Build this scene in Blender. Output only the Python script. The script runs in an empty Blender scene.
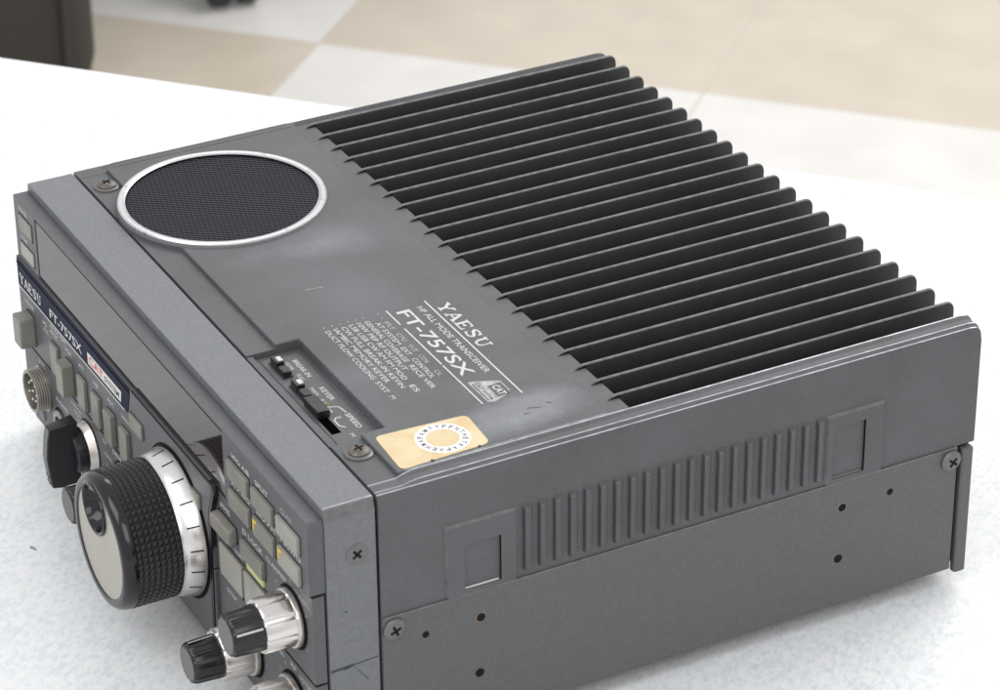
import bpy, bmesh, math, random
from mathutils import Vector, Matrix, Euler
random.seed(7)
PI = math.pi
scene = bpy.context.scene
COL = scene.collection
ZOFF = 0.797                       # table top lies 0.703 m above the floor

def V(x, y, z):                    # millimetres in the radio's frame -> metres in the world
    return Vector((x / 1000, y / 1000, z / 1000 + ZOFF))

# ------------------------------------------------------------------ materials
def mat(name, col, rough=.5, metal=0., spec=.5, var=.0, varscale=40., bump=0., bumpscale=900., coat=0.,
        roughvar=0., emit=None, aniso=0.):
    m = bpy.data.materials.new(name); m.use_nodes = True
    nt = m.node_tree; b = nt.nodes['Principled BSDF']; L = nt.links
    b.inputs['Base Color'].default_value = (*col, 1); b.inputs['Roughness'].default_value = rough
    b.inputs['Metallic'].default_value = metal; b.inputs['Specular IOR Level'].default_value = spec
    b.inputs['Coat Weight'].default_value = coat
    tc = nt.nodes.new('ShaderNodeTexCoord')
    if var or roughvar:
        n = nt.nodes.new('ShaderNodeTexNoise'); n.inputs['Scale'].default_value = varscale
        n.inputs['Detail'].default_value = 6; L.new(tc.outputs['Object'], n.inputs['Vector'])
        if var:
            mr = nt.nodes.new('ShaderNodeMapRange'); mr.inputs[1].default_value = .3; mr.inputs[2].default_value = .7
            mr.inputs[3].default_value = 1 - var; mr.inputs[4].default_value = 1 + var
            L.new(n.outputs['Fac'], mr.inputs[0])
            mx = nt.nodes.new('ShaderNodeVectorMath'); mx.operation = 'SCALE'; mx.inputs[0].default_value = col
            L.new(mr.outputs[0], mx.inputs['Scale']); L.new(mx.outputs[0], b.inputs['Base Color'])
        if roughvar:
            m2 = nt.nodes.new('ShaderNodeMapRange'); m2.inputs[1].default_value = .3; m2.inputs[2].default_value = .7
            m2.inputs[3].default_value = rough - roughvar; m2.inputs[4].default_value = rough + roughvar
            L.new(n.outputs['Fac'], m2.inputs[0]); L.new(m2.outputs[0], b.inputs['Roughness'])
    if bump:
        n2 = nt.nodes.new('ShaderNodeTexNoise'); n2.inputs['Scale'].default_value = bumpscale
        n2.inputs['Detail'].default_value = 3; L.new(tc.outputs['Object'], n2.inputs['Vector'])
        bp = nt.nodes.new('ShaderNodeBump'); bp.inputs['Strength'].default_value = bump
        bp.inputs['Distance'].default_value = .0003
        L.new(n2.outputs['Fac'], bp.inputs['Height']); L.new(bp.outputs[0], b.inputs['Normal'])
    return m

def worn_paint(name, col, rough, wear_col, patches):
    """painted sheet metal: fine texture, rubbed lighter patches of fixed shape, small nicks"""
    m = mat(name, col, rough, bump=.16, bumpscale=1800)
    nt = m.node_tree; L = nt.links; b = nt.nodes['Principled BSDF']
    tc = nt.nodes.new('ShaderNodeTexCoord')
    big = nt.nodes.new('ShaderNodeTexNoise'); big.inputs['Scale'].default_value = 22; big.inputs['Detail'].default_value = 8
    big.inputs['Roughness'].default_value = .65
    L.new(tc.outputs['Object'], big.inputs['Vector'])
    fine = nt.nodes.new('ShaderNodeTexNoise'); fine.inputs['Scale'].default_value = 1100; fine.inputs['Detail'].default_value = 2
    L.new(tc.outputs['Object'], fine.inputs['Vector'])
    fac = None
    for (cx, cy, cz, rx, ry, amt) in patches:
        sub = nt.nodes.new('ShaderNodeVectorMath'); sub.operation = 'SUBTRACT'; sub.inputs[1].default_value = (cx, cy, cz)
        L.new(tc.outputs['Object'], sub.inputs[0])
        dv = nt.nodes.new('ShaderNodeVectorMath'); dv.operation = 'MULTIPLY'; dv.inputs[1].default_value = (1 / rx, 1 / ry, 1 / .03)
        L.new(sub.outputs[0], dv.inputs[0])
        ln = nt.nodes.new('ShaderNodeVectorMath'); ln.operation = 'LENGTH'; L.new(dv.outputs[0], ln.inputs[0])
        ad = nt.nodes.new('ShaderNodeMath'); ad.operation = 'MULTIPLY_ADD'; ad.inputs[1].default_value = 3.0; ad.inputs[2].default_value = -1.45
        L.new(big.outputs['Fac'], ad.inputs[0])
        s = nt.nodes.new('ShaderNodeMath'); s.operation = 'ADD'; L.new(ln.outputs['Value'], s.inputs[0]); L.new(ad.outputs[0], s.inputs[1])
        r = nt.nodes.new('ShaderNodeMapRange'); r.interpolation_type = 'SMOOTHSTEP'
        r.inputs[1].default_value = 1.15; r.inputs[2].default_value = .1; r.inputs[3].default_value = 0; r.inputs[4].default_value = amt
        L.new(s.outputs[0], r.inputs[0])
        if fac is None: fac = r.outputs[0]
        else:
            a = nt.nodes.new('ShaderNodeMath'); a.operation = 'ADD'; L.new(fac, a.inputs[0]); L.new(r.outputs[0], a.inputs[1]); fac = a.outputs[0]
    # general mottling
    g = nt.nodes.new('ShaderNodeMapRange'); g.inputs[1].default_value = .35; g.inputs[2].default_value = .75
    g.inputs[3].default_value = 0; g.inputs[4].default_value = .28; L.new(big.outputs['Fac'], g.inputs[0])
    if fac is None: fac = g.outputs[0]
    else:
        a = nt.nodes.new('ShaderNodeMath'); a.operation = 'ADD'; L.new(fac, a.inputs[0]); L.new(g.outputs[0], a.inputs[1]); fac = a.outputs[0]
    mx = nt.nodes.new('ShaderNodeMix'); mx.data_type = 'RGBA'; mx.clamp_factor = True
    mx.inputs['A'].default_value = (*col, 1); mx.inputs['B'].default_value = (*wear_col, 1); L.new(fac, mx.inputs['Factor'])
    fm = nt.nodes.new('ShaderNodeMapRange'); fm.inputs[1].default_value = .3; fm.inputs[2].default_value = .7
    fm.inputs[3].default_value = .91; fm.inputs[4].default_value = 1.09; L.new(fine.outputs['Fac'], fm.inputs[0])
    sc = nt.nodes.new('ShaderNodeVectorMath'); sc.operation = 'SCALE'; L.new(mx.outputs['Result'], sc.inputs[0]); L.new(fm.outputs[0], sc.inputs['Scale'])
    L.new(sc.outputs[0], b.inputs['Base Color'])
    rr = nt.nodes.new('ShaderNodeMapRange'); rr.inputs[3].default_value = rough; rr.inputs[4].default_value = rough - .16
    L.new(fac, rr.inputs[0]); L.new(rr.outputs[0], b.inputs['Roughness'])
    return m

ROOT = V(119, 96, -94)             # base of the radio
def rl(x, y, z):                   # radio-frame mm -> coordinates local to the radio's root
    v = V(x, y, z) - ROOT; return (v.x, v.y, v.z)

P = rl(92, 52, 1.5); Q = rl(216, 62, 1.5); Rr = rl(212, 82, 1.5); S4 = rl(130, 45, 1.5); S5 = rl(176, 24, 1.5)
M_COVER = worn_paint('dark_grey_enamel', (.077, .078, .0805), .54, (.19, .197, .215),
                     [(*P, .015, .030, .55), (*Q, .010, .026, .8), (*rl(224, 40, 1.5), .006, .03, .45), (*S4, .030, .020, .22), (*S5, .012, .02, .2)])
M_CHASSIS = mat('grey_chassis_paint', (.100, .100, .102), .5, var=.10, varscale=900, bump=.3, bumpscale=1500)
M_BEZEL = mat('light_grey_bezel_paint', (.150, .155, .165), .44, var=.10, varscale=700, bump=.3, bumpscale=1400)
M_PANEL = mat('front_panel_paint', (.088, .090, .095), .46, var=.08, varscale=600, bump=.2, bumpscale=1500)
M_FIN = mat('fin_paint', (.024, .024, .025), .42, var=.15, varscale=60, bump=.3, bumpscale=1300)
M_CREST = mat('fin_crest_highlight', (.15, .155, .16), .4, var=.3, varscale=400)  # highlight along the fin tops put into the colour
M_EDGEP = mat('faint_edge_highlight', (.135, .135, .138), .42, var=.2, varscale=300)  # edges that catch the light, painted a little paler
M_EDGEHL = mat('edge_highlight_paint', (.42, .43, .46), .33, metal=.3, var=.3, varscale=260)  # bright edge highlights put into the colour of narrow facets
M_DARK = mat('dark_interior_and_shade', (.008, .008, .009), .85, spec=.2)  # interiors and gaps, also painted shade on pocket and ring walls
M_BLACK = mat('black_plastic', (.012, .012, .015), .22, roughvar=.06, varscale=200)
M_RUBBER = mat('black_rubber', (.018, .019, .021), .42, bump=.2)
M_GLOSS = mat('glossy_black_plastic', (.006, .006, .008), .13)
M_GREYCAP = mat('grey_cap', (.13, .13, .125), .5, bump=.1)
M_SILVER = mat('satin_silver', (.78, .76, .74), .28, metal=1., roughvar=.05, varscale=120)
M_WSILVER = mat('warm_silver', (.74, .70, .66), .3, metal=.9, roughvar=.06, varscale=90)
M_CHROME = mat('chrome_knob', (.72, .69, .67), .2, metal=1., roughvar=.04, varscale=90)
M_DISC = mat('brushed_disc', (.50, .47, .42), .42, metal=.7, var=.04, varscale=30)
M_BTN = mat('taupe_button', (.205, .196, .170), .45, var=.10, varscale=120, bump=.1)
M_BTN2 = mat('light_taupe_button', (.31, .30, .265), .45, var=.08, varscale=120)
M_WHITE = mat('white_ink', (.56, .56, .53), .6)
M_WORNW = mat('worn_white_ink', (.36, .365, .365), .6, var=.35, varscale=500)
M_YELLOW = mat('yellow_ink', (.78, .52, .04), .5)
M_PALEY = mat('pale_yellow_glare', (.50, .52, .22), .5)  # glare on the button's lower face, painted as a pale colour
M_RED = mat('red_ink', (.62, .12, .08), .5)
M_BLUE = mat('navy_strip', (.007, .010, .034), .6, spec=.15, var=.1, varscale=200)
M_GLASS = mat('smoked_window', (.016, .010, .013), .07, spec=.52)
M_SCREW = mat('dull_screw_steel', (.15, .132, .118), .45, metal=.6, var=.35, varscale=500)
M_SCREWD = mat('dark_washer', (.17, .165, .16), .4, metal=.6)
M_BRASSY = mat('aged_nickel', (.30, .28, .25), .38, metal=.8, var=.2, varscale=300)
M_RUST = mat('rust', (.17, .12, .09), .7, var=.3, varscale=900)
M_SCUFF = mat('dark_scuff', (.035, .037, .045), .6, var=.5, varscale=900)
M_LIP = mat('slot_light_lip', (.55, .55, .55), .4)  # light showing through the strap slot, painted as a pale strip

def grille_mat():
    m = bpy.data.materials.new('speaker_mesh'); m.use_nodes = True
    nt = m.node_tree; L = nt.links; b = nt.nodes['Principled BSDF']
    tc = nt.nodes.new('ShaderNodeTexCoord'); outs = []
    for ang in (36, 104):
        mp = nt.nodes.new('ShaderNodeMapping'); mp.inputs['Rotation'].default_value = (0, 0, math.radians(ang))
        L.new(tc.outputs['Object'], mp.inputs[0])
        w = nt.nodes.new('ShaderNodeTexWave'); w.inputs['Scale'].default_value = 2 * PI / 20 * 1000 / 1.6
        w.inputs['Distortion'].default_value = 0
        L.new(mp.outputs[0], w.inputs[0]); outs.append(w.outputs['Fac'])
    mx = nt.nodes.new('ShaderNodeMath'); mx.operation = 'MULTIPLY_ADD'; L.new(outs[1], mx.inputs[0]); mx.inputs[1].default_value = .35
    L.new(outs[0], mx.inputs[2])
    cr = nt.nodes.new('ShaderNodeValToRGB'); L.new(mx.outputs[0], cr.inputs[0])
    cr.color_ramp.elements[0].position = .5; cr.color_ramp.elements[0].color = (.003, .003, .004, 1)
    cr.color_ramp.elements[1].position = 1.0; cr.color_ramp.elements[1].color = (.048, .051, .062, 1)
    L.new(cr.outputs[0], b.inputs['Base Color'])
    bp = nt.nodes.new('ShaderNodeBump'); bp.inputs['Strength'].default_value = .5; bp.inputs['Distance'].default_value = .0004
    L.new(mx.outputs[0], bp.inputs['Height']); L.new(bp.outputs[0], b.inputs['Normal'])
    b.inputs['Roughness'].default_value = .7; b.inputs['Specular IOR Level'].default_value = .15
    return m
M_MESH = grille_mat()

def ring_mat():
    m = mat('worn_chrome_ring', (.80, .80, .80), .3, metal=.8)
    nt = m.node_tree; L = nt.links; b = nt.nodes['Principled BSDF']
    tc = nt.nodes.new('ShaderNodeTexCoord'); n = nt.nodes.new('ShaderNodeTexNoise'); n.inputs['Scale'].default_value = 260
    n.inputs['Detail'].default_value = 4; L.new(tc.outputs['Object'], n.inputs['Vector'])
    cr = nt.nodes.new('ShaderNodeValToRGB'); cr.color_ramp.elements[0].position = .28; cr.color_ramp.elements[0].color = (.34, .34, .34, 1)
    cr.color_ramp.elements[1].position = .38; cr.color_ramp.elements[1].color = (.60, .60, .61, 1)
    L.new(n.outputs['Fac'], cr.inputs[0]); L.new(cr.outputs[0], b.inputs['Base Color'])
    return m
M_RING = ring_mat()

def sticker_mat():
    m = mat('gold_sticker_foil', (.6, .45, .25), .55)
    nt = m.node_tree; L = nt.links; b = nt.nodes['Principled BSDF']
    tc = nt.nodes.new('ShaderNodeTexCoord')
    n = nt.nodes.new('ShaderNodeTexNoise'); n.inputs['Scale'].default_value = 55; n.inputs['Detail'].default_value = 5
    n.inputs['Distortion'].default_value = 1.2
    L.new(tc.outputs['Object'], n.inputs['Vector'])
    cr = nt.nodes.new('ShaderNodeValToRGB'); e = cr.color_ramp.elements
    e[0].position = .32; e[0].color = (.60, .43, .24, 1); e[1].position = .68; e[1].color = (.65, .57, .36, 1)
    x = e.new(.5); x.color = (.63, .51, .31, 1)
    L.new(n.outputs['Fac'], cr.inputs[0]); L.new(cr.outputs[0], b.inputs['Base Color'])
    return m
M_STICK = sticker_mat()

def table_mat():
    m = bpy.data.materials.new('mottled_white_laminate'); m.use_nodes = True
    nt = m.node_tree; L = nt.links; b = nt.nodes['Principled BSDF']
    tc = nt.nodes.new('ShaderNodeTexCoord')
    mp = nt.nodes.new('ShaderNodeMapping'); mp.inputs['Scale'].default_value = (1, .62, 1); mp.inputs['Rotation'].default_value = (0, 0, .9)
    L.new(tc.outputs['Object'], mp.inputs[0])
    n = nt.nodes.new('ShaderNodeTexNoise'); n.inputs['Scale'].default_value = 560; n.inputs['Detail'].default_value = 4
    n.inputs['Roughness'].default_value = .55; n.inputs['Distortion'].default_value = .5
    L.new(mp.outputs[0], n.inputs['Vector'])
    cr = nt.nodes.new('ShaderNodeValToRGB'); e = cr.color_ramp.elements
    e[0].position = .34; e[0].color = (.57, .60, .625, 1); e[1].position = .60; e[1].color = (.80, .81, .815, 1)
    x = e.new(.50); x.color = (.73, .745, .755, 1)
    L.new(n.outputs['Fac'], cr.inputs[0])
    n2 = nt.nodes.new('ShaderNodeTexNoise'); n2.inputs['Scale'].default_value = 60; n2.inputs['Detail'].default_value = 3
    L.new(tc.outputs['Object'], n2.inputs['Vector'])
    mr = nt.nodes.new('ShaderNodeMapRange'); mr.inputs[1].default_value = .3; mr.inputs[2].default_value = .7
    mr.inputs[3].default_value = .30; mr.inputs[4].default_value = .55; L.new(n2.outputs['Fac'], mr.inputs[0])
    mx = nt.nodes.new('ShaderNodeMix'); mx.data_type = 'RGBA'; mx.inputs['B'].default_value = (.80, .81, .815, 1)
    L.new(mr.outputs[0], mx.inputs['Factor']); L.new(cr.outputs[0], mx.inputs['A'])
    L.new(mx.outputs['Result'], b.inputs['Base Color']); b.inputs['Roughness'].default_value = .42
    bp = nt.nodes.new('ShaderNodeBump'); bp.inputs['Strength'].default_value = .12; bp.inputs['Distance'].default_value = .0004
    L.new(n.outputs['Fac'], bp.inputs['Height']); L.new(bp.outputs[0], b.inputs['Normal'])
    return m
M_TABLE = table_mat()
M_EDGE = mat('table_edge_band', (.55, .55, .54), .5)
M_LEGM = mat('grey_table_leg', (.3, .3, .31), .4, metal=.4)

TILE = .784
def floor_mat():
    m = bpy.data.materials.new('vinyl_tiles'); m.use_nodes = True
    nt = m.node_tree; L = nt.links; b = nt.nodes['Principled BSDF']
    tc = nt.nodes.new('ShaderNodeTexCoord')
    mp = nt.nodes.new('ShaderNodeMapping'); mp.inputs['Location'].default_value = (0, 0, .3)
    L.new(tc.outputs['Object'], mp.inputs[0])
    ch = nt.nodes.new('ShaderNodeTexChecker'); ch.inputs['Scale'].default_value = 1 / TILE
    ch.inputs['Color1'].default_value = (.72, .70, .67, 1); ch.inputs['Color2'].default_value = (.59, .52, .425, 1)
    L.new(mp.outputs[0], ch.inputs['Vector'])
    n = nt.nodes.new('ShaderNodeTexNoise'); n.inputs['Scale'].default_value = 14; n.inputs['Detail'].default_value = 7
    L.new(tc.outputs['Object'], n.inputs['Vector'])
    mr = nt.nodes.new('ShaderNodeMapRange'); mr.inputs[1].default_value = .3; mr.inputs[2].default_value = .7
    mr.inputs[3].default_value = .94; mr.inputs[4].default_value = 1.05; L.new(n.outputs['Fac'], mr.inputs[0])
    sc = nt.nodes.new('ShaderNodeVectorMath'); sc.operation = 'SCALE'; L.new(ch.outputs['Color'], sc.inputs[0]); L.new(mr.outputs[0], sc.inputs['Scale'])
    # joints between the tiles (two tiles to a checker square)
    sep = nt.nodes.new('ShaderNodeSeparateXYZ'); L.new(tc.outputs['Object'], sep.inputs[0])
    last = None
    for ax in ('X', 'Y'):
        pp = nt.nodes.new('ShaderNodeMath'); pp.operation = 'PINGPONG'; pp.inputs[1].default_value = TILE / 4
        L.new(sep.outputs[ax], pp.inputs[0])
        # pingpong with quarter tile is zero every half tile
        lt = nt.nodes.new('ShaderNodeMath'); lt.operation = 'LESS_THAN'; lt.inputs[1].default_value = .0012
        L.new(pp.outputs[0], lt.inputs[0])
        if last is None: last = lt.outputs[0]
        else:
            mm = nt.nodes.new('ShaderNodeMath'); mm.operation = 'MAXIMUM'; L.new(last, mm.inputs[0]); L.new(lt.outputs[0], mm.inputs[1]); last = mm.outputs[0]
    mx = nt.nodes.new('ShaderNodeMix'); mx.data_type = 'RGBA'; mx.inputs['B'].default_value = (.54, .49, .42, 1)
    L.new(last, mx.inputs['Factor']); L.new(sc.outputs[0], mx.inputs['A'])
    L.new(mx.outputs['Result'], b.inputs['Base Color'])
    b.inputs['Roughness'].default_value = .35
    return m
M_FLOOR = floor_mat()
M_CASE = mat('dark_olive_plastic', (.034, .031, .028), .55, var=.08, varscale=90, bump=.3, bumpscale=500)
M_CHAIR = mat('chair_black', (.02, .02, .021), .45)
M_FABRIC = mat('chair_fabric', (.05, .05, .055), .9, bump=.5, bumpscale=900)

# ------------------------------------------------------------------ mesh helpers (all in radio-frame mm)
class MB:
    def __init__(s): s.bm = bmesh.new(); s.mats = []
    def mi(s, m):
        if m not in s.mats: s.mats.append(m)
        return s.mats.index(m)
    def face(s, pts, m):
        vs = [s.bm.verts.new(V(*p)) for p in pts]; f = s.bm.faces.new(vs); f.material_index = s.mi(m); return f
    def _bevel(s, faces, bev, seg=2):
        if bev <= 0: return
        es = set()
        for f in faces:
            for e in f.edges:
                if len(e.link_faces) == 2 and e.link_faces[0].normal.angle(e.link_faces[1].normal, 0) > .5: es.add(e)
        mi = faces[0].material_index; norms = [f.normal.copy() for f in faces]
        r = bmesh.ops.bevel(s.bm, geom=list(es), offset=bev / 1000, segments=seg, affect='EDGES', profile=.6, clamp_overlap=True)
        for f in r['faces']:
            f.material_index = mi; f.normal_update(); f.smooth = not any(f.normal.dot(q) > .9995 for q in norms)
    def box(s, x0, x1, y0, y1, z0, z1, m, bev=0., seg=2):
        return s.prism([(x0, y0), (x1, y0), (x1, y1), (x0, y1)], 'z', z0, z1, m, bev, seg)
    def prism(s, poly, axis, a0, a1, m, bev=0., seg=2):
        def pt(p, a):
            if axis == 'z': return (p[0], p[1], a)
            if axis == 'y': return (p[0], a, p[1])
            return (a, p[0], p[1])
        n = len(poly); i = s.mi(m)
        A = [s.bm.verts.new(V(*pt(p, a0))) for p in poly]; B = [s.bm.verts.new(V(*pt(p, a1))) for p in poly]
        fs = [s.bm.faces.new(A[::-1]), s.bm.faces.new(B)]
        for k in range(n): fs.append(s.bm.faces.new([A[k], A[(k + 1) % n], B[(k + 1) % n], B[k]]))
        bmesh.ops.recalc_face_normals(s.bm, faces=fs)
        for f in fs: f.material_index = i; f.normal_update(); f.smooth = False
        s._bevel(fs, bev, seg)
        return fs
    def loft(s, rings, m, caps=True, closed=True, msel=None, flat=False):
        i = s.mi(m); R = [[s.bm.verts.new(V(*p)) for p in r] for r in rings]; fs = []
        n = len(rings[0])
        for a in range(len(R) - 1):
            for k in range(n if closed else n - 1):
                f = s.bm.faces.new([R[a][k], R[a][(k + 1) % n], R[a + 1][(k + 1) % n], R[a + 1][k]])
                f.material_index = s.mi(msel(a, k)) if msel else i; f.smooth = not flat; fs.append(f)
        if caps:
            for r in (R[0][::-1], R[-1]):
                f = s.bm.faces.new(r); f.material_index = i; fs.append(f)
        bmesh.ops.recalc_face_normals(s.bm, faces=fs)
        return fs
    def lathe(s, c, prof, m, axis='y', n=64, ripple=None, caps=True, msel=None, mul=1):
        """prof = [(pos along axis, radius)], c = the two other coordinates"""
        rings = []
        for (a, r) in prof:
            ring = []
            for k in range(n):
                t = 2 * PI * k / n
                rr = r + (ripple(k, a) if ripple else 0)
                u, w = c[0] + rr * math.cos(t), c[1] + rr * math.sin(t)
                ring.append((u, a, w) if axis == 'y' else ((u, w, a) if axis == 'z' else (a, u, w)))
            rings.append(ring)
        return s.loft(rings, m, caps, True, msel)
    def build(s, name, parent=None, smooth=35, kind=None, origin=None):
        me = bpy.data.meshes.new(name)
        off = parent_origin(parent) if parent else (origin or Vector((0, 0, 0)))
        bmesh.ops.translate(s.bm, verts=s.bm.verts, vec=-off)
        s.bm.normal_update(); s.bm.to_mesh(me); s.bm.free()
        for m in s.mats: me.materials.append(m)
        keep = [p.use_smooth for p in me.polygons]
        me.set_sharp_from_angle(angle=math.radians(smooth))
        me.polygons.foreach_set('use_smooth', keep)
        o = bpy.data.objects.new(name, me); COL.objects.link(o)
        if parent: o.parent = parent
        elif origin: o.location = origin
        if kind: o['kind'] = kind
        return o
def parent_origin(p):
    v = Vector((0, 0, 0))
    while p: v += p.location; p = p.parent
    return v
def empty(name, loc, label, cat, group=None):
    o = bpy.data.objects.new(name, None); COL.objects.link(o); o.location = loc; o.empty_display_size = .05
    o['label'] = label; o['category'] = cat
    if group: o['group'] = group
    return o

# lettering: glyph outlines of the built-in font laid on a surface
_glyph = {}
def glyphs(txt, bold):
    k = (txt, bold)
    if k in _glyph: return _glyph[k]
    c = bpy.data.curves.new('t', 'FONT'); c.body = txt; c.offset = bold; c.resolution_u = 3
    o = bpy.data.objects.new('t', c); COL.objects.link(o)
    dg = bpy.context.evaluated_depsgraph_get(); dg.update()
    me = bpy.data.meshes.new_from_object(o.evaluated_get(dg))
    vs = [(v.co.x, v.co.y) for v in me.vertices]; fs = [tuple(p.vertices) for p in me.polygons]
    bpy.data.objects.remove(o); bpy.data.curves.remove(c); bpy.data.meshes.remove(me)
    _glyph[k] = (vs, fs); return _glyph[k]
def text(mb, txt, org, du, dv, width, height, m, bold=.0, shear=0., cap=.72):
    """org = lower left (mm, 3-D); du, dv = unit directions of reading and of up"""
    vs, fs = glyphs(txt, bold)
    x0 = min(v[0] for v in vs); x1 = max(v[0] for v in vs)
    sx = width / (x1 - x0); sy = height / cap; i = mb.mi(m)
    bv = []
    for (x, y) in vs:
        u = (x - x0) * sx + shear * y * sy; w = y * sy
        bv.append(mb.bm.verts.new(V(*[org[k] + du[k] * u + dv[k] * w for k in range(3)])))
    nrm = Vector(du).cross(Vector(dv))
    for f in fs:
        try: ff = mb.bm.faces.new([bv[k] for k in f])
        except ValueError: continue
        ff.material_index = i; ff.normal_update()
        if ff.normal.dot(nrm) < 0: ff.normal_flip()
TOPU, TOPV = (1, 0, 0), (0, 1, 0)
FRU, FRV = (1, 0, 0), (0, 0, 1)
_k = [0]
def stroke(mb, a, b, w, org, du, dv, m):
    """flat bar from a to b (surface mm)"""
    _k[0] += 1; lift = .003 * (_k[0] % 12)
    nrm = Vector(du).cross(Vector(dv)); a = Vector(a); b = Vector(b); d = (b - a)
    if d.length == 0: return
    d.normalize(); n = Vector((-d.y, d.x)) * w / 2; a = a - d * w * .0; pts = [a - n, b - n, b + n, a + n]
    f = mb.face([[org[k] + du[k] * p.x + dv[k] * p.y + nrm[k] * lift for k in range(3)] for p in pts], m)
    f.normal_update()
    if f.normal.dot(nrm) < 0: f.normal_flip()
SERIF = {
 'Y': [((.02, 1), (.42, .48), .15), ((.82, 1), (.42, .48), .10), ((.42, .52), (.42, 0), .16), ((-.08, .96), (.28, .96), .08), ((.62, .96), (.94, .96), .08), ((.22, .04), (.62, .04), .08)],
 'A': [((.08, 0), (.44, 1), .09), ((.84, 0), (.44, 1), .16), ((.2, .33), (.72, .33), .08), ((-.06, .04), (.24, .04), .08), ((.64, .04), (1.0, .04), .08)],
 'E': [((.2, 0), (.2, 1), .16), ((.02, .96), (.82, .96), .08), ((.2, .5), (.58, .5), .08), ((.02, .04), (.86, .04), .08), ((.79, 1), (.79, .74), .08), ((.83, 0), (.83, .28), .08), ((.56, .64), (.56, .36), .08)],
 'S': [((.76, .72), (.66, .94), .1), ((.68, .94), (.42, .97), .09), ((.44, .97), (.2, .9), .1), ((.2, .92), (.14, .7), .14), ((.14, .74), (.4, .55), .15), ((.36, .57), (.68, .42), .15), ((.66, .45), (.76, .22), .14), ((.74, .26), (.6, .05), .11), ((.64, .06), (.36, .03), .09), ((.4, .03), (.14, .1), .09), ((.14, .28), (.14, 0), .08), ((.78, 1), (.78, .7), .07)],
 'U': [((.2, 1), (.2, .3), .15), ((.19, .36), (.32, .06), .12), ((.28, .07), (.5, .03), .1), ((.48, .03), (.7, .1), .1), ((.68, .08), (.76, .34), .1), ((.76, .3), (.76, 1), .08), ((.0, .96), (.4, .96), .08), ((.6, .96), (.94, .96), .08)]}
def serif_text(mb, txt, org, du, dv, width, height, m):
    n = len(txt); cw = width / n
    for i, ch in enumerate(txt):
        for (a, b, w) in SERIF[ch]:
            stroke(mb, (i * cw + a[0] * cw * .95, a[1] * height), (i * cw + b[0] * cw * .95, b[1] * height),
                   w * (cw + height) / 2 * (1.3 if height > 4 else 1.45), org, du, dv, m)
def disc(mb, c, r, m, n=32, axis='z', ry=None):
    pts = []
    for k in range(n):
        t = 2 * PI * k / n; u, w = r * math.cos(t), (ry or r) * math.sin(t)
        pts.append((c[0] + u, c[1] + w, c[2]) if axis == 'z' else ((c[0] + u, c[1], c[2] + w) if axis == 'y' else (c[0], c[1] + u, c[2] + w)))
    f = mb.face(pts, m); f.normal_update()
    want = {'z': Vector((0, 0, 1)), 'y': Vector((0, -1, 0)), 'x': Vector((1, 0, 0))}[axis]
    if f.normal.dot(want) < 0: f.normal_flip()

# ================================================================== THE RADIO
radio = empty('radio_transceiver', ROOT, 'dark grey metal radio transceiver with cooling fins on top, standing on the white table', 'radio')

W = 238.; YR = 209.; ZS = -41.7; ZB = -88.; H1 = 1.5
XE = 231.5
# ---- top cover ----------------------------------------------------
mb = MB()
def rim(side):
    f = (lambda x: x) if side > 0 else (lambda x: W - x)
    def prof(h, y, dz=0, dy=0):
        hh = h * H1
        pts = [(XE - .3, -2.5), (XE - .3, hh + dz), (XE - .05, hh + .1 + dz), (XE + .35, hh + dz),
               (XE + 1.6, hh * .5 + dz), (XE + 3.7, hh * .45 + dz), (XE + 4.2, hh * .60 + dz), (XE + 4.5, hh * .52 + dz), (XE + 5.6, -.05 + hh * .03 + dz), (XE + 5.95, -.16 + dz),
               (W, -2.4 + dz), (W, ZS), (W - 1.6, ZS), (W - 1.6, -6)]
        return [(f(a), y, b) for a, b in pts]
    g = 1 if side > 0 else -1.5
    rings = [prof(0, .55), prof(0, 9.5), prof(.5, 11.5), prof(1, 14.5), prof(1, 79), prof(g, 83), prof(g, YR - 4), prof(g, YR - 1.8, -.35), prof(g, YR - .5, -1.3), prof(g, YR, -2.6)]
    mb.loft(rings, M_COVER, msel=lambda a, k: M_EDGEHL if k in (2, 6, 8) and side > 0 else M_COVER, flat=True)  # edge highlights painted on the right rim only
rim(1); rim(-1)
XL = W - XE + .2; XR = XE - .2
mb.box(XL, 146., .55, 11, -2, 0, M_COVER, .25)
mb.box(206.5, XR, .55, 11, -2, 0, M_COVER, .25)
mb.box(145.5, 207., .55, 2.6, -3.4, -.6, M_COVER, .2)
panel = [(XL, 10.3), (146., 10.3), (146., 18.3), (206.5, 18.3), (206.5, 10.3), (XR, 10.3), (XR, 80.0), (XL, 80.0)]
mb.prism(panel, 'z', -3.6, H1, M_COVER, .55, 3)
mb.box(XR - .6, XR - .38, 12.5, 79.2, H1 - .2, H1 + .03, M_EDGEHL)  # bright strip painted as the panel edge highlight
mb.box(XL - .4, XR + .4, 79.5, 87.9, -3.8, .15, M_COVER, .2)
mb.box(.4, XL, 86, YR - .6, -6, -2.4, M_COVER, .3)
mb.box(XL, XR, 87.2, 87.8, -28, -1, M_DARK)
mb.box(146.01, 206.49, 2.4, 18.6, -4.4, -2.0, M_COVER)               # floor of the switch recess
mb.box(148.2, 204.6, 4.1, 16.9, -4.3, -1.75, M_PANEL, .15)
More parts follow.
